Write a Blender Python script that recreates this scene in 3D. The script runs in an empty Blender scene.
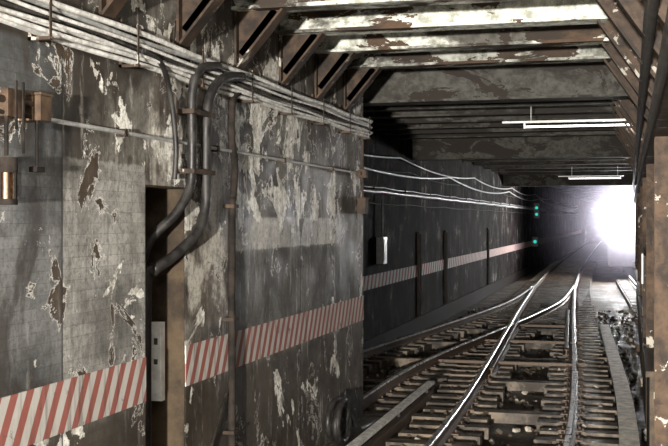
import bpy, math, random
from mathutils import Vector, Matrix, noise as mnoise
random.seed(4)
scene = bpy.context.scene

# ------------------------------------------------------------------ mesh builder
class MB:
    def __init__(s):
        s.v=[]; s.f=[]; s.m=[]; s.sm=[]
    def add(s, vs, fs, mat=0, smooth=False):
        o=len(s.v); s.v+= [tuple(v) for v in vs]
        for f in fs:
            s.f.append(tuple(i+o for i in f)); s.m.append(mat); s.sm.append(smooth)
    def box(s, x0,x1,y0,y1,z0,z1, mat=0):
        vs=[(x0,y0,z0),(x1,y0,z0),(x1,y1,z0),(x0,y1,z0),(x0,y0,z1),(x1,y0,z1),(x1,y1,z1),(x0,y1,z1)]
        s.add(vs,[(0,3,2,1),(4,5,6,7),(0,1,5,4),(1,2,6,5),(2,3,7,6),(3,0,4,7)],mat)
    def obox(s, c, size, rot=(0,0,0), mat=0, bev=0):
        from mathutils import Euler
        R=Euler(rot).to_matrix(); hx,hy,hz=[a/2 for a in size]; c=Vector(c)
        vs=[c+R@Vector(p) for p in [(-hx,-hy,-hz),(hx,-hy,-hz),(hx,hy,-hz),(-hx,hy,-hz),(-hx,-hy,hz),(hx,-hy,hz),(hx,hy,hz),(-hx,hy,hz)]]
        s.add(vs,[(0,3,2,1),(4,5,6,7),(0,1,5,4),(1,2,6,5),(2,3,7,6),(3,0,4,7)],mat)
    def bar(s, a, b, w, h, mat=0, up=(0,1,0)):
        a=Vector(a); b=Vector(b); t=(b-a).normalized(); u=Vector(up); u=(u-t*u.dot(t)).normalized(); n=t.cross(u)
        vs=[]
        for p in (a,b):
            for i,j in ((-1,-1),(1,-1),(1,1),(-1,1)):
                vs.append(p+u*(w/2*i)+n*(h/2*j))
        s.add(vs,[(0,3,2,1),(4,5,6,7),(0,1,5,4),(1,2,6,5),(2,3,7,6),(3,0,4,7)],mat)
    def tube(s, pts, r, n=10, mat=0, cap=True):
        pts=[Vector(p) for p in pts]; L=len(pts); vs=[]; fs=[]
        pu=None
        for i,p in enumerate(pts):
            t=(pts[min(i+1,L-1)]-pts[max(i-1,0)]).normalized()
            if pu is None:
                pu=Vector((0,0,1)) if abs(t.z)<.9 else Vector((1,0,0))
            u=(pu-t*pu.dot(t)).normalized(); pu=u; w=t.cross(u)
            for k in range(n):
                a=2*math.pi*k/n; vs.append(p+(u*math.cos(a)+w*math.sin(a))*r)
        for i in range(L-1):
            for k in range(n):
                fs.append((i*n+k,i*n+(k+1)%n,(i+1)*n+(k+1)%n,(i+1)*n+k))
        s.add(vs,fs,mat,True)
        if cap:
            s.add(vs[:n],[tuple(range(n-1,-1,-1))],mat); s.add(vs[-n:],[tuple(range(n))],mat)
    def sweep(s, prof, path, mat=0, smooth=False):
        n=len(prof); vs=[]; fs=[]; L=len(path)
        for p in path:
            for q in prof: vs.append((p[0]+q[0],p[1],p[2]+q[1]))
        for i in range(L-1):
            for k in range(n):
                fs.append((i*n+k,i*n+(k+1)%n,(i+1)*n+(k+1)%n,(i+1)*n+k))
        fs.append(tuple(range(n))[::-1]); fs.append(tuple(range((L-1)*n,L*n)))
        s.add(vs,fs,mat,smooth)
    def disc(s, c, r, axis, depth, n=24, mat=0):
        a=Vector(axis).normalized(); c=Vector(c)
        s.tube([c-a*depth/2,c+a*depth/2],r,n,mat)
    def obj(s, name, mats, parent=None, bevel=0):
        me=bpy.data.meshes.new(name); me.from_pydata(s.v,[],s.f)
        for m in mats: me.materials.append(m)
        for i,p in enumerate(me.polygons):
            p.material_index=s.m[i]; p.use_smooth=s.sm[i]
        me.update()
        o=bpy.data.objects.new(name,me); scene.collection.objects.link(o)
        if parent: o.parent=parent
        if bevel:
            b=o.modifiers.new('bevel','BEVEL'); b.width=bevel; b.segments=2; b.limit_method='ANGLE'
        return o
def empty(name):
    e=bpy.data.objects.new(name,None); scene.collection.objects.link(e); return e
def smoothpath(pts, n=8):
    P=[Vector(p) for p in pts]; P=[P[0]]+P+[P[-1]]; out=[]
    for i in range(1,len(P)-2):
        for k in range(n):
            t=k/n; a,b,c,d=P[i-1],P[i],P[i+1],P[i+2]
            out.append(.5*((2*b)+(c-a)*t+(2*a-5*b+4*c-d)*t*t+(3*b-a-3*c+d)*t**3))
    out.append(P[-2]); return out

# ------------------------------------------------------------------ node helper
class NB:
    def __init__(s,name):
        s.mat=bpy.data.materials.new(name); s.mat.use_nodes=True
        s.t=s.mat.node_tree; s.t.nodes.clear()
        s.out=s.t.nodes.new('ShaderNodeOutputMaterial')
        s.g=s.t.nodes.new('ShaderNodeNewGeometry')
        s.pos=s.g.outputs['Position']
        sp=s.t.nodes.new('ShaderNodeSeparateXYZ'); s.t.links.new(s.pos,sp.inputs[0])
        s.x,s.y,s.z=sp.outputs
    def set(s,inp,v):
        if isinstance(v,bpy.types.NodeSocket): s.t.links.new(v,inp)
        else:
            if isinstance(v,(tuple,list)) and len(v)==3 and inp.type=='RGBA': v=(*v,1)
            inp.default_value=v
    def math(s,op,a,b=0.0,c=None,clamp=False):
        n=s.t.nodes.new('ShaderNodeMath'); n.operation=op; n.use_clamp=clamp
        s.set(n.inputs[0],a); s.set(n.inputs[1],b)
        if c is not None: s.set(n.inputs[2],c)
        return n.outputs[0]
    def add(s,a,b): return s.math('ADD',a,b)
    def mul(s,a,b): return s.math('MULTIPLY',a,b)
    def sub(s,a,b): return s.math('SUBTRACT',a,b)
    def mx(s,a,b): return s.math('MAXIMUM',a,b)
    def vec(s,x,y,z):
        n=s.t.nodes.new('ShaderNodeCombineXYZ'); s.set(n.inputs[0],x); s.set(n.inputs[1],y); s.set(n.inputs[2],z); return n.outputs[0]
    def noise(s,vec,scale,detail=5,rough=.6,dist=0):
        n=s.t.nodes.new('ShaderNodeTexNoise'); s.set(n.inputs['Vector'],vec); n.inputs['Scale'].default_value=scale
        n.inputs['Detail'].default_value=detail; n.inputs['Roughness'].default_value=rough; n.inputs['Distortion'].default_value=dist
        return n.outputs['Fac']
    def rng(s,v,a,b,c=0.0,d=1.0,smooth=True):
        n=s.t.nodes.new('ShaderNodeMapRange'); n.interpolation_type='SMOOTHSTEP' if smooth else 'LINEAR'
        s.set(n.inputs['Value'],v); n.inputs['From Min'].default_value=a; n.inputs['From Max'].default_value=b
        n.inputs['To Min'].default_value=c; n.inputs['To Max'].default_value=d
        return n.outputs['Result']
    def mix(s,f,a,b,mode='MIX'):
        n=s.t.nodes.new('ShaderNodeMix'); n.data_type='RGBA'; n.blend_type=mode
        s.set(n.inputs[0],f); s.set(n.inputs[6],a); s.set(n.inputs[7],b); return n.outputs[2]
    def inbox(s,u,v,u0,u1,v0,v1,e=.02):
        a=s.mul(s.rng(u,u0-e,u0+e),s.rng(u,u1-e,u1+e,1,0)); b=s.mul(s.rng(v,v0-e,v0+e),s.rng(v,v1-e,v1+e,1,0))
        return s.mul(a,b)
    def bsdf(s,col,rough=.6,metal=0.0,bump=None,bstr=.3,bdist=.01,spec=.5):
        p=s.t.nodes.new('ShaderNodeBsdfPrincipled'); s.set(p.inputs['Base Color'],col); s.set(p.inputs['Roughness'],rough); s.set(p.inputs['Metallic'],metal)
        p.inputs['Specular IOR Level'].default_value=spec
        if bump is not None:
            b=s.t.nodes.new('ShaderNodeBump'); b.inputs['Strength'].default_value=bstr; b.inputs['Distance'].default_value=bdist
            s.set(b.inputs['Height'],bump); s.t.links.new(b.outputs[0],p.inputs['Normal'])
        s.t.links.new(p.outputs[0],s.out.inputs[0]); return s.mat

def simple(name,c1,c2,scale=6,rough=.6,metal=0.0,bs=.3,spec=.5):
    b=NB(name); n=b.noise(b.pos,scale,6,.65)
    return b.bsdf(b.mix(b.rng(n,.35,.65),c1,c2),b.rng(n,.3,.7,rough-.1,rough+.12),metal,b.noise(b.pos,scale*4,4),bs,.005,spec)

def m_wall():
    b=NB('peeling_tile_wall')
    w=b.noise(b.pos,2.2,5,.6); w2=b.noise(b.pos,9,4,.6)
    yj=b.add(b.y,b.mul(b.sub(w,.5),.45)); zj=b.add(b.z,b.add(b.mul(b.sub(w,.5),.16),b.mul(b.sub(w2,.5),.08)))
    zs=b.add(b.z,b.mul(b.sub(w2,.5),.04))
    uv=b.vec(b.y,b.z,0.0)
    br=b.t.nodes.new('ShaderNodeTexBrick'); b.set(br.inputs['Vector'],uv); br.inputs['Scale'].default_value=1
    br.inputs['Brick Width'].default_value=.42; br.inputs['Row Height'].default_value=.07; br.inputs['Mortar Size'].default_value=.003; br.inputs['Mortar Smooth'].default_value=.6
    br.inputs['Color1'].default_value=(.78,.78,.78,1); br.inputs['Color2'].default_value=(1.12,1.12,1.12,1); br.inputs['Mortar'].default_value=(.62,.61,.59,1)
    brick=br.outputs['Color']
    big=b.noise(b.pos,1.0,8,.68,.3)
    base=b.mix(b.rng(big,.40,.60),(.050,.045,.039),(.19,.178,.155))
    grey=b.inbox(b.y,zs,2,5.97,1.42,3.42,.01)
    base=b.mix(grey,base,b.mix(b.rng(big,.40,.60),(.075,.078,.078),(.21,.212,.208)))
    lt=b.inbox(b.y,zs,5.97,7.14,1.42,2.78,.01)
    base=b.mix(lt,base,b.mix(b.rng(big,.38,.60),(.17,.165,.15),(.40,.39,.36)))
    warm=b.inbox(yj,zj,7.25,8.75,1.6,3.6,.10)
    base=b.mix(b.mul(warm,.9),base,b.mix(b.rng(w,.42,.56),(.11,.09,.07),(.58,.55,.48)))
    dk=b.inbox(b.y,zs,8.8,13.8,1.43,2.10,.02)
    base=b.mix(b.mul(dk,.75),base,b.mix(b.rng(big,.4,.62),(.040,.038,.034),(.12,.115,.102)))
    st=b.inbox(b.y,zs,8.8,12.6,2.13,2.42,.012)
    base=b.mix(b.mul(st,.9),base,b.mix(b.rng(w,.38,.58),(.24,.235,.22),(.68,.66,.61)))
    low=b.rng(b.z,1.05,1.15,1,0)
    base=b.mix(b.mul(low,.8),base,b.mix(w2,(.026,.020,.014),(.085,.066,.046)))
    tz=b.mx(b.mx(grey,lt),b.mul(b.rng(b.z,1.4,1.5,1,0),b.rng(b.y,7.1,7.2,1,0)))
    base=b.mix(b.mul(tz,.9),base,b.mix(1.0,base,brick,'MULTIPLY'))
    # cloudy soot
    so=b.noise(b.vec(9.0,b.mul(b.y,1.0),b.mul(b.z,.8)),2.0,9,.68,.4)
    base=b.mix(b.mul(b.rng(so,.47,.60,0,.8),b.sub(1.0,b.mul(b.mx(lt,st),.45))),base,(.032,.026,.021))
    # peeled paint: big sheets and small chips
    n1=b.noise(b.vec(0.0,b.mul(b.y,1.1),b.z),1.45,15,.63,.5)
    zone=b.sub(b.add(b.mul(b.inbox(yj,zj,7.2,13.6,2.45,3.9,.2),.05),b.mul(b.inbox(yj,zj,7.4,10.6,2.6,3.9,.25),.06)),b.mul(dk,.03))
    v1=b.add(n1,b.sub(zone,b.mul(b.mx(lt,grey),.010)))
    white=b.rng(v1,.588,.593)
    cream=b.mix(b.rng(w2,.35,.6),(.50,.47,.40),(.94,.92,.85))
    base=b.mix(white,base,cream)
    n2=b.noise(b.vec(3.7,b.mul(b.y,1.1),b.z),2.2,15,.66,.6)
    n2b=b.add(n2,b.add(b.mul(lt,-.020),b.mul(zone,.42)))
    dark=b.rng(n2b,.602,.607)
    base=b.mix(dark,base,b.mix(w2,(.020,.014,.010),(.10,.07,.045)))
    halo=b.mul(b.rng(n2b,.588,.594),b.sub(1.0,dark))
    base=b.mix(b.mul(halo,.8),base,(.82,.80,.74))
    # streaks
    yw=b.add(b.y,b.mul(b.sub(w2,.5),.06))
    s1=b.noise(b.vec(0.0,b.mul(yw,8.0),b.mul(b.z,1.3)),1.0,10,.74)
    base=b.mix(b.mul(b.rng(s1,.50,.64,0,.75),b.sub(1.0,b.mul(tz,.4))),base,(.034,.026,.019))
    s2=b.noise(b.vec(5.0,b.mul(yw,8.0),b.mul(b.z,1.2)),1.0,10,.74)
    base=b.mix(b.mul(b.rng(s2,.55,.66,0,.5),b.sub(1.0,b.mul(tz,.6))),base,(.64,.61,.55))
    fine=b.noise(b.pos,26,8,.80)
    base=b.mix(b.rng(fine,.47,.60,0,.5),base,(.045,.036,.027))
    jd=b.mx(b.inbox(b.y,b.z,5.96,5.975,0,3.4,.006),b.inbox(b.y,b.z,10.92,10.94,0,3.4,.006))
    base=b.mix(jd,base,(.02,.018,.015))
    h=b.add(b.mul(white,.5),b.add(b.mul(dark,-.8),b.mul(fine,.5)))
    return b.bsdf(base,b.rng(w,.3,.7,.4,.7),0,h,.7,.016,.35)

def m_farwall():
    b=NB('far_tunnel_wall')
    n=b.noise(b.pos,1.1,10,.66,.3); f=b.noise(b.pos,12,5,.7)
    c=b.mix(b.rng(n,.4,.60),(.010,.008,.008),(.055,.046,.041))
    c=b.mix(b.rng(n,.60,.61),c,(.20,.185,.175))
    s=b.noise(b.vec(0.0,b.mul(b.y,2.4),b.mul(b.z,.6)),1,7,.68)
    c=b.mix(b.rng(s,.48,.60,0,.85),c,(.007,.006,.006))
    return b.bsdf(c,.9,0,f,.6,.015,.06)

def m_stripe(worn,name,period=.17,k=1.0,stk=.65,spec=.4):
    b=NB(name)
    w=b.noise(b.pos,5,6,.65)
    f=b.math('FRACT',b.math('DIVIDE',b.sub(b.y,b.mul(b.z,.55)),period))
    st=b.mul(b.rng(f,.02,.06),b.rng(f,.5,.54,1,0))
    red=b.mix(w,(.25*k,.065*k,.05*k),(.34*k,.125*k,.10*k)); wh=b.mix(w,(.36*k,.34*k,.31*k),(.60*k,.58*k,.54*k))
    c=b.mix(st,wh,red)
    c=b.mix(b.mul(b.rng(b.noise(b.pos,9,8,.7),worn,worn+.04),.85),c,(.10,.085,.075))
    s1=b.noise(b.vec(0.0,b.mul(b.y,16.0),b.mul(b.z,1.1)),1.0,8,.68)
    c=b.mix(b.rng(s1,.48,.68,0,stk),c,(.07,.055,.045))
    return b.bsdf(c,.7,0,w,.2,.01,spec)

def m_ceil():
    b=NB('peeling_ceiling_paint')
    n=b.noise(b.vec(b.mul(b.x,.8),b.mul(b.y,1.6),b.z),1.7,9,.62,.5); w=b.noise(b.pos,6,6,.65)
    c=b.mix(b.rng(w,.35,.65),(.28,.30,.25),(.60,.61,.53))
    c=b.mix(b.rng(n,.45,.465),c,b.mix(w,(.045,.035,.025),(.12,.10,.075)))
    c=b.mix(b.rng(n,.53,.535),c,(.018,.014,.010))
    return b.bsdf(c,.7,0,n,.5,.03,.2)
def m_beam():
    b=NB('peeling_steel_paint')
    n=b.noise(b.vec(b.mul(b.x,.5),b.y,b.z),2.3,12,.68,.6); w=b.noise(b.pos,9,7,.7)
    c=b.mix(b.rng(w,.35,.65),(.29,.30,.25),(.82,.83,.75))
    c=b.mix(b.rng(n,.525,.532),c,b.mix(w,(.022,.014,.009),(.13,.08,.05)))
    big=b.noise(b.vec(b.mul(b.x,.5),b.y,b.z),1.1,9,.68)
    c=b.mix(b.rng(big,.46,.56,0,.9),c,(.028,.022,.017))
    c=b.mix(b.mul(b.rng(b.y,11.0,14.2),.92),c,(.020,.017,.014))  # shade painted in: steel darkens with distance to deepen the ceiling shadows
    return b.bsdf(c,.7,0,n,.5,.01,.2)
def m_rust(name='rusty_steel',k=1.0):
    b=NB(name); n=b.noise(b.pos,5,8,.65,.3)
    c=b.mix(b.rng(n,.35,.65),(.015*k,.010*k,.007*k),(.060*k,.037*k,.022*k))
    c=b.mix(b.rng(b.noise(b.pos,3,10,.68),.60,.61),c,(.3*k,.28*k,.24*k))
    return b.bsdf(c,.65,0,n,.5,.01,.25)
def m_ground():
    b=NB('grimy_trackbed')
    n=b.noise(b.pos,1.6,8,.65); f=b.noise(b.pos,22,6,.75)
    c=b.mix(b.rng(n,.35,.65),(.018,.013,.009),(.085,.062,.041))
    c=b.mix(b.rng(f,.53,.66),c,(.27,.21,.145))
    return b.bsdf(c,b.rng(n,.35,.6,.4,.8),0,f,1,.04,.4)
def m_wood():
    b=NB('creosoted_tie_wood')
    n=b.noise(b.vec(b.mul(b.x,2.0),b.mul(b.y,25.0),b.z),1,6,.65); w=b.noise(b.pos,3,8,.7)
    c=b.mix(b.rng(n,.3,.7),(.045,.033,.022),(.21,.158,.105)); c=b.mix(b.rng(w,.41,.57,0,.88),c,(.022,.016,.011))
    return b.bsdf(c,b.rng(w,.3,.7,.4,.65),0,n,.6,.015,.4)
def m_emit(name,col,s):
    b=NB(name); e=b.t.nodes.new('ShaderNodeEmission'); b.set(e.inputs[0],col); e.inputs[1].default_value=s
    b.t.links.new(e.outputs[0],b.out.inputs[0]); return b.mat

WALL=m_wall(); FAR=m_farwall(); STR=m_stripe(.62,'striped_band_paint'); STR2=m_stripe(.66,'striped_band_paint_worn',.34,1.4,.25,.1)
CEIL=m_ceil(); BEAM=m_beam(); RUST=m_rust(); RUSTB=m_rust('rusty_brown_steel',1.6); GND=m_ground(); WOOD=m_wood()
CONC=simple('dirty_concrete',(.04,.032,.025),(.13,.10,.07),5,.7,spec=.25)
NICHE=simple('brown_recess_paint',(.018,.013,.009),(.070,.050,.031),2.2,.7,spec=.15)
BLACK=simple('black_rubber_cable',(.010,.009,.009),(.026,.024,.022),8,.5,spec=.35)
MATTE=simple('sooty_black_paint',(.008,.007,.006),(.03,.024,.02),8,.85,spec=.12)
GREY=simple('galvanised_conduit',(.34,.34,.33),(.56,.56,.54),14,.4,.3)
WHITEC=simple('pale_cable_jacket',(.50,.49,.46),(.85,.84,.80),12,.5)
DKC=simple('dark_cable_jacket',(.025,.023,.021),(.08,.072,.064),12,.7,spec=.2)
BOARD=simple('painted_cover_board',(.26,.23,.18),(.68,.62,.52),7,.6)
WHITE=simple('white_enamel',(.6,.6,.58),(.8,.8,.78),10,.4)
RAILT=simple('polished_rail_head',(.72,.70,.68),(.92,.90,.88),12,.32,1.0,.05)
RAILS=simple('rusted_rail_side',(.045,.03,.02),(.13,.085,.055),12,.5,.3)
STEEL=simple('train_painted_steel',(.03,.03,.035),(.06,.06,.065),6,.5,.2,.05)
GLASS=simple('dark_window_glass',(.01,.01,.012),(.02,.02,.025),3,.1,0,.0)
AMBER=simple('amber_lens',(.16,.07,.025),(.30,.13,.05),8,.3)
TUBE=m_emit('fluorescent_tube_glow',(1,.97,.95),5)
HEAD=m_emit('headlight_glow',(1,.98,1),250)
TEAL=m_emit('signal_teal_glow',(.05,.8,.65),.8)

# ------------------------------------------------------------------ room shell
g=MB()
g.box(-3.8,-3.3,-12,7.14,-.35,4.5); g.box(-3.8,-3.3,7.86,13.7,-.35,4.5); g.box(-3.8,-3.3,7.14,7.86,2.65,4.5)
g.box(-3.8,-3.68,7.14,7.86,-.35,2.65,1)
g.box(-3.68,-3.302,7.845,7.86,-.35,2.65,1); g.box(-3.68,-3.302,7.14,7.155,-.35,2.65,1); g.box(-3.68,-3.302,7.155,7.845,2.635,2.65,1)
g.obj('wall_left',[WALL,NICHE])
g=MB(); g.box(-5.4,-5,13.7,130,-.35,4.5)
g.box(-5.4,-3.8,13.3,13.7,-.35,4.5)
g.obj('wall_left_siding',[FAR])
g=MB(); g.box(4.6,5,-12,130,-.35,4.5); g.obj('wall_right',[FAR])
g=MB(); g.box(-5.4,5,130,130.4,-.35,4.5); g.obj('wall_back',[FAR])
g=MB(); g.box(-5.4,5,-12,130,-.6,-.35); g.obj('floor',[GND])
g=MB(); g.box(-5.4,5,-12,130,4.5,4.8); g.obj('ceiling',[CEIL])
g=MB(); g.box(-3.3,-3.292,-12,7.14,1.12,1.433); g.box(-3.3,-3.292,7.86,13.7,1.12,1.433); g.obj('trim_1',[STR])
g=MB(); g.box(-5,-4.992,13.7,120,1.02,1.30); g.obj('trim_2',[STR2])

# ------------------------------------------------------------------ ceiling steel bents
def bent(Y,name,x0,x1,zb=4.2,left=True,right=True,mat=BEAM,zt=4.5):
    g=MB()
    g.box(x0,x1,Y-.13,Y+.13,zb,zb+.03,0); g.box(x0,x1,Y-.012,Y+.012,zb+.03,zt-.02,0); g.box(x0,x1,Y-.13,Y+.13,zt-.02,zt,0)
    if left:
        a=(-3.27,Y,3.72); b_=(-2.86,Y,4.2)
        g.bar(a,b_,.16,.02,1); g.bar((-3.24,Y,3.82),(-2.93,Y,4.19),.02,.10,1)
        g.bar((-3.28,Y,3.62),(-3.28,Y,4.2),.16,.02,1)
        g.add([(-3.28,Y-.01,4.2),(-3.28,Y-.01,3.75),(-2.88,Y-.01,4.2),(-3.28,Y+.01,4.2),(-3.28,Y+.01,3.75),(-2.88,Y+.01,4.2)],[(0,1,2),(5,4,3),(1,4,5,2)],1)
    if right:
        g.bar((.27,Y,3.4),(-.28,Y,4.2),.16,.025,1); g.bar((.29,Y,3.5),(-.2,Y,4.19),.02,.10,1)
        g.bar((.33,Y,3.4),(.9,Y,4.2),.16,.025,1)
    return g.obj(name,[mat,RUST])
Y=6.5
while Y<13.9:
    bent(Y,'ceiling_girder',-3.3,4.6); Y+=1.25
Y=15.25
while Y<60:
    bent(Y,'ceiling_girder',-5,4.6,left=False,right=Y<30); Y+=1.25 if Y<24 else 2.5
for Yp,zb in ((14.6,4.0),(25.8,3.85),(45.2,3.8)):
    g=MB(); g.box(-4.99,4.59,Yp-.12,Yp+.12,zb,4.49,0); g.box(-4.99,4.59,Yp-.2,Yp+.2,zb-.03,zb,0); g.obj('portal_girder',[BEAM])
g=MB(); g.box(.17,.43,5,60,3.33,3.36); g.box(.28,.32,5,60,3.12,3.33); g.box(.17,.43,5,60,3.10,3.12); g.obj('longitudinal_girder',[RUST])

def column(Y):
    g=MB(); x=.3
    g.box(x-.1,x+.1,Y-.12,Y-.10,-.35,3.1); g.box(x-.1,x+.1,Y+.10,Y+.12,-.35,3.1); g.box(x-.01,x+.01,Y-.1,Y+.1,-.35,3.1)
    g.box(x-.16,x+.16,Y-.18,Y+.18,-.35,-.2); 
    for i in range(14):
        for sx in (-.06,.06): g.disc((x+sx,Y-.125,-.1+i*.23),.014,(0,1,0),.015,8)
    g.obj('steel_column',[RUSTB])
for Yc in (9.75,14.4,19,24,30,37,44): column(Yc)
g=MB()
for a,b_ in ((12,14.2),(14.62,18.8),(19.2,23.8),(24.2,29.8),(30.2,36.8)):
    g.box(.2,.4,a,b_,-.35,.75,0); g.box(.16,.44,a,b_,.75,.81,0)
g.obj('bench_wall',[CONC])

# ------------------------------------------------------------------ tracks
def interp(pts):
    def f(y):
        n=len(pts)
        if y<=pts[0][0]: return pts[0][1]
        if y>=pts[-1][0]: return pts[-1][1]
        for i in range(n-1):
            if pts[i][0]<=y<=pts[i+1][0]: break
        def sl(j):
            if j==0 or j==n-1: return 0 if j==0 else (pts[-1][1]-pts[-2][1])/(pts[-1][0]-pts[-2][0])
            return (pts[j+1][1]-pts[j-1][1])/(pts[j+1][0]-pts[j-1][0])
        h=pts[i+1][0]-pts[i][0]; t=(y-pts[i][0])/h
        return ((2*t**3-3*t*t+1)*pts[i][1]+(t**3-2*t*t+t)*h*sl(i)+(-2*t**3+3*t*t)*pts[i+1][1]+(t**3-t*t)*h*sl(i+1))
    return f
MAIN=interp([(0,-1.34),(8,-1.34),(12,-1.37),(15,-1.45),(19,-1.63),(25,-1.93),(33,-2.32),(43,-2.72),(60,-3.1),(90,-3.5),(120,-3.8)])
DIV=interp([(13.8,-4.22),(17,-4.2),(20,-3.98),(24,-3.52),(28,-3.1),(33,-2.72),(38,-2.68),(43,-2.72)])
OTHER=lambda y: MAIN(y)+3.55 if y>50 else 2.35+(MAIN(50)+3.55-2.35)*max(0,(y-10))/40
def rail_prof(dx):
    p=[(-.065,-.15),(.065,-.15),(.065,-.138),(.012,-.118),(.012,-.045),(.035,-.035),(.035,-.006),(.026,0),(-.026,0),(-.035,-.006),(-.035,-.035),(-.012,-.045),(-.012,-.118),(-.065,-.138)]
    return [(a+dx,z) for a,z in p]
def yrange(a,b,s):
    out=[]; y=a
    while y<b: out.append(y); y+=s
    out.append(b); return out
def railobj(name,f,dx,a,b,parent,top=1):
    g=MB(); ys=yrange(a,b,.8); path=[(f(y),y,0) for y in ys]
    g.sweep(rail_prof(dx),path,0)
    g.sweep([(dx-.036,-.022),(dx+.036,-.022),(dx+.036,-.006),(dx+.027,.002),(dx-.027,.002),(dx-.036,-.006)],path,top)
    return g.obj(name,[RAILS,RAILT],parent)
def track(name,f,a,b,ties_from=None):
    e=empty(name)
    railobj('left_rail',f,-.7175,a,b,e); railobj('right_rail',f,.7175,a,b,e)
    g=MB(); y=(ties_from or a)+.2; i=0
    while y<min(b,70):
        x=f(y); j=random.uniform(-.04,.04); wd=random.uniform(.19,.25)
        if i%5==0 or y>34:
            g.obox((x,y,-.22),(2.5,wd,.14),(0,0,j*.5),0)
        else:
            for s in (-1,1): g.obox((x+s*.80+j,y,-.22),(.98,wd,.14),(0,0,j*.5),0)
        for s in (-1,1):
            g.obox((x+s*.7175,y,-.143),(.30,.17,.018),(0,0,0),1)
            for q in (-.1,.1): g.disc((x+s*.7175+q,y+.04,-.125),.016,(0,0,1),.04,6,1)
        y+=.58+random.uniform(-.03,.03); i+=1
    g.obj('ties',[WOOD,RAILS],e)
    g=MB(); ys=yrange(a,min(b,70),1.0)
    path=[(f(y),y,0) for y in ys]
    g.sweep([(-1.28,-.345),(-.34,-.345),(-.34,-.2),(-1.28,-.2)],path,0); g.sweep([(.34,-.345),(1.28,-.345),(1.28,-.2),(.34,-.2)],path,0)
    g.obj('concrete_bed',[GND],e)
track('railroad_track',MAIN,3,125)
track('railroad_track',DIV,13.9,42)
track('railroad_track',OTHER,5,49)
e=empty('track_switch')
railobj('guard_rail',MAIN,-.60,18,27,e,0)
railobj('guard_rail_inner',MAIN,.58,21,30,e,0)
g=MB()
for yy in (19.5,23,26.5):
    g.box(DIV(yy)+.2,MAIN(yy)+.9,yy-.05,yy+.05,-.14,-.09,0)
g.obj('throw_rods',[RAILS],e)

def third(name,f,dx,a,b,mat,w=.13,zc=.16,hh=.04):
    e=empty(name)
    g=MB(); path=[(f(y),y,0) for y in yrange(a,b,.8)]
    g.sweep([(dx-.04,zc-.30),(dx+.04,zc-.30),(dx+.015,zc-.27),(dx+.015,zc-.15),(dx+.04,zc-.13),(dx+.04,zc-.1),(dx-.04,zc-.1),(dx-.04,zc-.13),(dx-.015,zc-.15),(dx-.015,zc-.27)],path,0)
    g.obj('power_rail',[RAILS],e)
    g=MB(); g.sweep([(dx-w,zc),(dx+w,zc),(dx+w,zc+hh),(dx-w,zc+hh)],path,0); g.obj('cover_board',[mat],e)
    g=MB()
    for y in yrange(a+.4,b-.2,2.4):
        s=1 if dx>0 else -1; x=f(y)+dx
        g.box(x-.10,x+.10,y-.07,y+.07,-.345,max(-.33,zc-.3),0)
        g.bar((x+s*(w-.03),y,-.3),(x+s*(w-.03),y,zc),.06,.03,0)
    g.obj('insulator_brackets',[DKC],e)
third('third_rail',MAIN,1.36,5,24.5,BOARD,.10,.1)
third('third_rail',lambda y:MAIN(12),-1.42,6,15.8,WHITEC,.05,.02,.04)

g=MB(); g.box(-4.98,-4.93,14,60,-.35,.05,0)
g.obj('cable_trough',[MATTE])
g=MB(); g.box(-3.3,-3.0,-12,13.7,-.35,-.12,0); g.obj('trim_3',[GND])

g=MB()
for i in range(2200):
    y=random.uniform(9,34); x=random.uniform(-4.6,.1)
    s=random.uniform(.01,.045)
    zz=-.33
    d=abs(x-MAIN(y))
    if .36<d<1.26: zz=-.2
    g.obox((x,y,zz+s*.3),(s*random.uniform(1,2.5),s*random.uniform(1,2),s),(random.random(),random.random(),random.random()*3),random.choice((0,0,0,1)))
g.obj('track_debris',[CONC,BOARD])

# ------------------------------------------------------------------ cable bundle on the left wall
g=MB()
random.seed(9)
for k in range(10):
    r=random.choice((.012,.014,.016,.019)); z0=3.465+.023*k; x0=-3.3+.05+.03*(k%3)
    ph=random.random()*6; mt=(0,0,0,0,2,0,0,1,0,0)[k]
    pts=[]
    for y in yrange(0,13.72,.3):
        pts.append((x0+.006*math.sin(y*1.3+ph),y,z0+.008*math.sin(y*.9+ph)+.008*math.sin(y*2.7+ph*2)))
    lp=pts[-1]; pts+=[(lp[0]-.04,13.85,lp[2]),(lp[0]-.2,13.95,lp[2]-.02),(-3.8,14.0,lp[2]-.03)]
    g.tube(pts,r,8,mt)
for y in yrange(1,13.5,1.15):
    g.box(-3.3,-3.16,y-.02,y+.02,3.42,3.44,3); g.box(-3.3,-3.28,y-.02,y+.02,3.42,3.75,3); g.box(-3.17,-3.165,y-.012,y+.012,3.42,3.70,3)
g.obj('cable_bundle',[WHITEC,GREY,DKC,RUST])

g=MB(); g.tube([(-3.25,y,2.98) for y in yrange(0,13.65,.6)],.014,8,0)
for y in (5.2,6.7,8.4,10.2,12,13.3): g.box(-3.3,-3.23,y-.02,y+.02,2.955,3.005,1)
g.obox((-3.24,13.45,2.98),(.1,.12,.1),(0,0,0),1)
g.obj('wall_conduit',[GREY,RUST])
g=MB(); g.box(-3.3,-3.2,13.40,13.55,2.48,2.66,0); g.box(-3.31,-3.19,13.38,13.57,2.66,2.68,0); g.tube([(-3.25,13.47,2.68),(-3.25,13.47,3.4)],.015,8,0)
g.obj('junction_box',[RUST])

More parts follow.
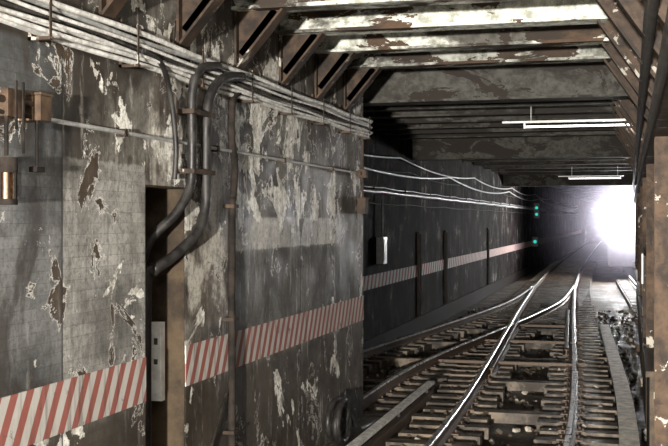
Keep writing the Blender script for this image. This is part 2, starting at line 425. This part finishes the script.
g=MB()
g.tube(smoothpath([(-3.16,8.2,3.62),(-3.17,7.85,3.55),(-3.2,7.76,3.35),(-3.2,7.76,2.9),(-3.21,7.74,2.65),(-3.27,7.62,2.45),(-3.4,7.5,2.28),(-3.48,7.5,2.12),(-3.5,7.5,1.9),(-3.5,7.5,-.3)]),.036,12,0)
g.tube(smoothpath([(-3.14,8.7,3.60),(-3.15,8.25,3.52),(-3.19,8.06,3.3),(-3.2,8.04,2.8),(-3.2,8.03,2.5),(-3.22,7.9,2.3),(-3.3,7.65,2.13),(-3.38,7.46,2.02),(-3.42,7.42,1.85),(-3.42,7.42,-.3)]),.040,12,0)
g.tube(smoothpath([(-3.2,6.9,3.55),(-3.2,7.2,3.5),(-3.22,7.4,3.3),(-3.22,7.5,2.95),(-3.24,7.52,2.7)]),.02,10,0)
for zz in (3.2,2.75): g.box(-3.3,-3.15,7.68,8.12,zz,zz+.035,1)
g.obj('power_cable',[BLACK,RUST])
g=MB(); g.tube(smoothpath([(-3.24,8.9,3.5),(-3.24,8.74,3.4),(-3.24,8.72,3.1),(-3.24,8.8,2.85),(-3.24,8.76,2.6),(-3.24,8.73,2.3),(-3.24,8.73,.2),(-3.24,8.73,-.05)]),.032,12,0)
for zz in (2.5,1.55,.6): g.box(-3.3,-3.2,8.67,8.79,zz,zz+.03,1)
g.obj('drain_pipe',[MATTE,RUST])
g=MB(); g.box(-3.53,-3.44,7.74,7.80,1.02,1.62,0); g.box(-3.52,-3.45,7.732,7.74,1.06,1.58,0); g.box(-3.50,-3.47,7.728,7.732,1.3,1.34,1); g.box(-3.50,-3.47,7.728,7.732,1.45,1.5,1)
g.box(-3.50,-3.47,7.80,7.845,1.2,1.24,1); g.box(-3.50,-3.47,7.80,7.845,1.5,1.54,1)
g.obj('recess_sign',[WHITE,DKC])
g=MB(); g.tube(smoothpath([(-3.25,8.62,.95),(-3.25,8.45,.75),(-3.26,8.3,.55),(-3.26,8.2,.2)]),.012,8,0); g.obj('dangling_wire',[MATTE])

# wall signal lamp at far left
e=empty('wall_signal_lamp')
g=MB(); g.box(-3.3,-3.14,5.44,5.56,2.95,3.09,0); g.box(-3.31,-3.13,5.43,5.57,3.09,3.105,0)
g.box(-3.3,-3.17,5.16,5.30,2.95,3.10,0); g.tube([(-3.2,4.8,3.04),(-3.2,5.5,3.04)],.02,10,0)
g.tube([(-3.2,4.8,2.97),(-3.2,5.5,2.97)],.012,8,1)
for yy in (5.2,5.27): g.box(-3.15,-3.14,yy-.01,yy+.01,2.88,3.14,1)
g.tube([(-3.18,5.47,2.95),(-3.18,5.47,2.70)],.010,8,1); g.obox((-3.18,5.47,2.68),(.05,.09,.03),(0,0,0),1)
g.tube([(-3.18,5.33,2.95),(-3.18,5.33,2.76)],.008,8,1)
g.obj('bracket',[RUSTB,MATTE],e,.004)
g=MB(); c=5.16; g.tube([(-3.18,c,2.95),(-3.18,c,2.74)],.012,8,0); g.tube([(-3.18,c,2.73),(-3.18,c,2.65)],.06,16,0); g.tube([(-3.18,c,2.51),(-3.18,c,2.48)],.06,16,0)
g.tube([(-3.18,c,2.65),(-3.18,c,2.51)],.035,16,1)
for k in range(8):
    a=k*math.pi/4; g.tube([(-3.18+.052*math.cos(a),c+.052*math.sin(a),2.65),(-3.18+.052*math.cos(a),c+.052*math.sin(a),2.50)],.006,6,0)
g.obj('caged_lantern',[MATTE,AMBER],e)

g=MB(); pts=[]
for i in range(150):
    t=i/149; a=t*2*math.pi*3.2; r=.21-.03*math.sin(a*.7); 
    pts.append((-3.12+.05*math.sin(a*.5)+.03*t, 11.7+r*1.5*math.cos(a)+.15*t, .17+r*math.sin(a)))
pts+=[(-3.05,12.5,-.06),(-3.04,12.9,-.08),(-3.04,13.3,-.08)]
g.tube(pts,.035,10,0); g.obj('coiled_hose',[BLACK])

# ------------------------------------------------------------------ far wall services
g=MB()
def sagcable(z,r,mt,x=-4.93,span=3.2,sag=.07,y0=14,y1=110,ph=0):
    pts=[]
    for y in yrange(y0,y1,.4):
        t=((y+ph)%span)/span; pts.append((x,y,z-sag*4*t*(1-t)))
    g.tube(pts,r,6,mt)
sagcable(3.78,.020,0,span=12,sag=.16); sagcable(3.60,.024,0,span=16,sag=.22,ph=1.1); sagcable(3.50,.014,2,span=9,sag=.1,ph=2); sagcable(2.98,.04,0,sag=.015); sagcable(3.07,.014,0,sag=.02,x=-4.95)
sagcable(2.75,.014,2,sag=.03,span=5)
for y in yrange(15,100,3.2): g.box(-5,-4.92,y-.015,y+.015,2.93,3.08,3)
g.obj('wall_cables',[WHITE,GREY,DKC,RUST])
def nicheframe(y):
    g=MB(); g.box(-4.998,-4.94,y-.16,y-.11,-.3,2.05,0); g.box(-4.998,-4.94,y+.11,y+.16,-.3,2.05,0); g.box(-4.998,-4.94,y-.16,y+.16,2.05,2.11,0); g.box(-4.998,-4.985,y-.11,y+.11,-.3,2.05,1)
    g.obj('vertical_duct',[MATTE,MATTE])
for y in (26.5,30.5,40): nicheframe(y)
g=MB(); g.box(-4.998,-4.85,21.9,22.25,1.50,2.05,0); g.box(-4.85,-4.84,21.95,22.20,1.55,2.0,0); g.tube([(-4.92,22.1,2.05),(-4.92,22.1,2.9)],.02,8,1)
g.obj('electrical_cabinet',[WHITE,GREY])
g=MB(); g.box(-4.998,-4.7,60,60.3,2.5,3.3,0)
for zz in (2.7,3.05): g.disc((-4.85,59.98,zz),.08,(0,1,0),.06,16,1)
g.obj('signal_light',[BLACK,TEAL])
g=MB(); g.box(-4.998,-4.7,59,59.3,1.0,1.5,0); g.disc((-4.85,58.98,1.25),.09,(0,1,0),.06,16,1); g.obj('signal_light',[BLACK,TEAL])

g=MB()
for x,z,r in ((.12,3.55,.03),(.10,3.66,.02),(.13,3.02,.025),(.12,3.75,.015)):
    g.tube([(x,y,z) for y in yrange(2,50,2)],r,8,0)
g.obj('overhead_conduit',[DKC])
g=MB(); g.box(.15,.17,15.2,15.75,1.55,1.95,0); g.box(.17,.25,15.4,15.5,.8,1.9,1); g.obj('track_number_sign',[WHITE,RUST])

# ------------------------------------------------------------------ fluorescent fixtures
def fluoro(Y,x0,x1,z,en):
    e=empty('fluorescent_light')
    g=MB(); g.box(x0-.35,x1+.1,Y-.05,Y+.05,z+.06,z+.09,0); 
    for x in (x0,x1): g.box(x-.015,x+.015,Y-.03,Y+.03,z-.03,z+.06,0); g.tube([(x+.1*(1 if x==x0 else -1),Y,z+.09),(x+.1*(1 if x==x0 else -1),Y,4.2)],.01,6,0)
    g.obj('housing',[GREY],e)
    g=MB(); g.tube([(x0,Y,z),(x1,Y,z)],.015,10,0); g.obj('tube',[TUBE],e)
    l=bpy.data.lights.new('tube_light','AREA'); l.shape='RECTANGLE'; l.size=x1-x0; l.size_y=.06; l.energy=en; l.color=(1,.96,.95)
    o=bpy.data.objects.new('tube_light',l); scene.collection.objects.link(o); o.location=((x0+x1)/2,Y,z-.05); o.parent=e
fluoro(17.7,-1.62,.08,3.88,18); fluoro(38,-2.0,-.3,3.8,14)
for (x,y,z,en) in ((-1.2,-1.0,4.1,150),(-1.2,5.2,4.0,60)):
    e=empty('fluorescent_light')
    g=MB(); g.box(x-1.0,x+1.0,y-.12,y+.12,z+.03,z+.1,0); g.obj('housing',[WHITE],e)
    l=bpy.data.lights.new('platform_light','AREA'); l.shape='RECTANGLE'; l.size=1.9; l.size_y=.3; l.energy=en; l.color=(1,.93,.84)
    o=bpy.data.objects.new('platform_light',l); scene.collection.objects.link(o); o.location=(x,y,z); o.rotation_euler=(math.radians(40),0,0); o.parent=e
l=bpy.data.lights.new('camera_side_fill','AREA'); l.size=.35; l.energy=7600; l.color=(1,.945,.865)  # added fill light behind the camera, brightens near wall and ceiling
o=bpy.data.objects.new('camera_side_fill',l); scene.collection.objects.link(o); o.location=(-.3,-8,1.9); o.rotation_euler=(math.radians(97),0,math.radians(4))

# ------------------------------------------------------------------ train on the neighbouring track
e=empty('subway_train'); TY=50; tx=.4
g=MB()
prof=[(-1.3,.35),(1.3,.35),(1.35,.6),(1.35,3.0),(1.15,3.45),(.6,3.68),(-.6,3.68),(-1.15,3.45),(-1.35,3.0),(-1.35,.6)]
g.sweep([(a+tx,z) for a,z in prof],[(0,TY,0),(0,TY+15,0)],0)
g.box(tx-.95,tx-.4,TY-.02,TY+.02,1.9,2.75,1); g.box(tx+.4,tx+.95,TY-.02,TY+.02,1.9,2.75,1); g.box(tx-.33,tx+.33,TY-.03,TY+.02,.6,2.9,0); g.box(tx-.25,tx+.25,TY-.04,TY-.02,1.9,2.7,1)
g.box(tx-.3,tx+.3,TY-.5,TY,.3,.6,2)
for s in (-1,1):
    for yy in (2.5,12.5): g.disc((tx+s*.7175,TY+yy,.38),.38,(1,0,0),.12,20,2)
g.obj('body',[STEEL,GLASS,DKC],e)
g=MB()
for s in (-.7,.7):
    g.disc((tx+s,TY-.06,2.72),.45,(0,1,0),.06,24,0); g.disc((tx+s,TY-.06,1.95),.24,(0,1,0),.06,24,0)
g.obj('headlamps',[HEAD],e)
for s in (-.7,.7):
    l=bpy.data.lights.new('headlamp_beam','POINT'); l.energy=620; l.shadow_soft_size=.2; l.color=(.90,.87,1)
    o=bpy.data.objects.new('headlamp_beam',l); scene.collection.objects.link(o); o.location=(tx+s,TY-.5,2.7); o.parent=e
# added volume imitating lens glare around the headlamps : density falls smoothly to zero
import bmesh
R=5.5; cx,cy,cz=.0,TY-1.0,2.7
bm=bmesh.new(); bmesh.ops.create_icosphere(bm,subdivisions=4,radius=R)
me=bpy.data.meshes.new('headlight_glare_volume'); bm.to_mesh(me); bm.free()
b=NB('glare_volume'); vs=b.t.nodes.new('ShaderNodeVolumeScatter'); vs.inputs['Anisotropy'].default_value=.2; vs.inputs['Color'].default_value=(.87,.82,1,1)
d=b.t.nodes.new('ShaderNodeVectorMath'); d.operation='DISTANCE'; b.t.links.new(b.pos,d.inputs[0]); d.inputs[1].default_value=(cx,cy,cz)
q=b.rng(d.outputs['Value'],0,R*.97,1,0,False)
b.set(vs.inputs['Density'],b.mul(b.math('POWER',q,3.2),.24))
b.t.links.new(vs.outputs[0],b.out.inputs['Volume'])
me.materials.append(b.mat); o=bpy.data.objects.new('headlight_glare_volume',me); scene.collection.objects.link(o); o.location=(cx,cy,cz)

# ------------------------------------------------------------------ world + camera
w=bpy.data.worlds.new('World'); scene.world=w; w.use_nodes=True
w.node_tree.nodes['Background'].inputs[0].default_value=(.5,.5,.6,1); w.node_tree.nodes['Background'].inputs[1].default_value=.05
cam=bpy.data.cameras.new('camera'); cam.lens=59.28; cam.sensor_width=36; cam.clip_end=400
co=bpy.data.objects.new('camera',cam); scene.collection.objects.link(co); co.location=(0,0,2.4); co.rotation_euler=(math.radians(89.84),0,math.radians(15.06))
scene.camera=co
scene.view_settings.view_transform='Standard'
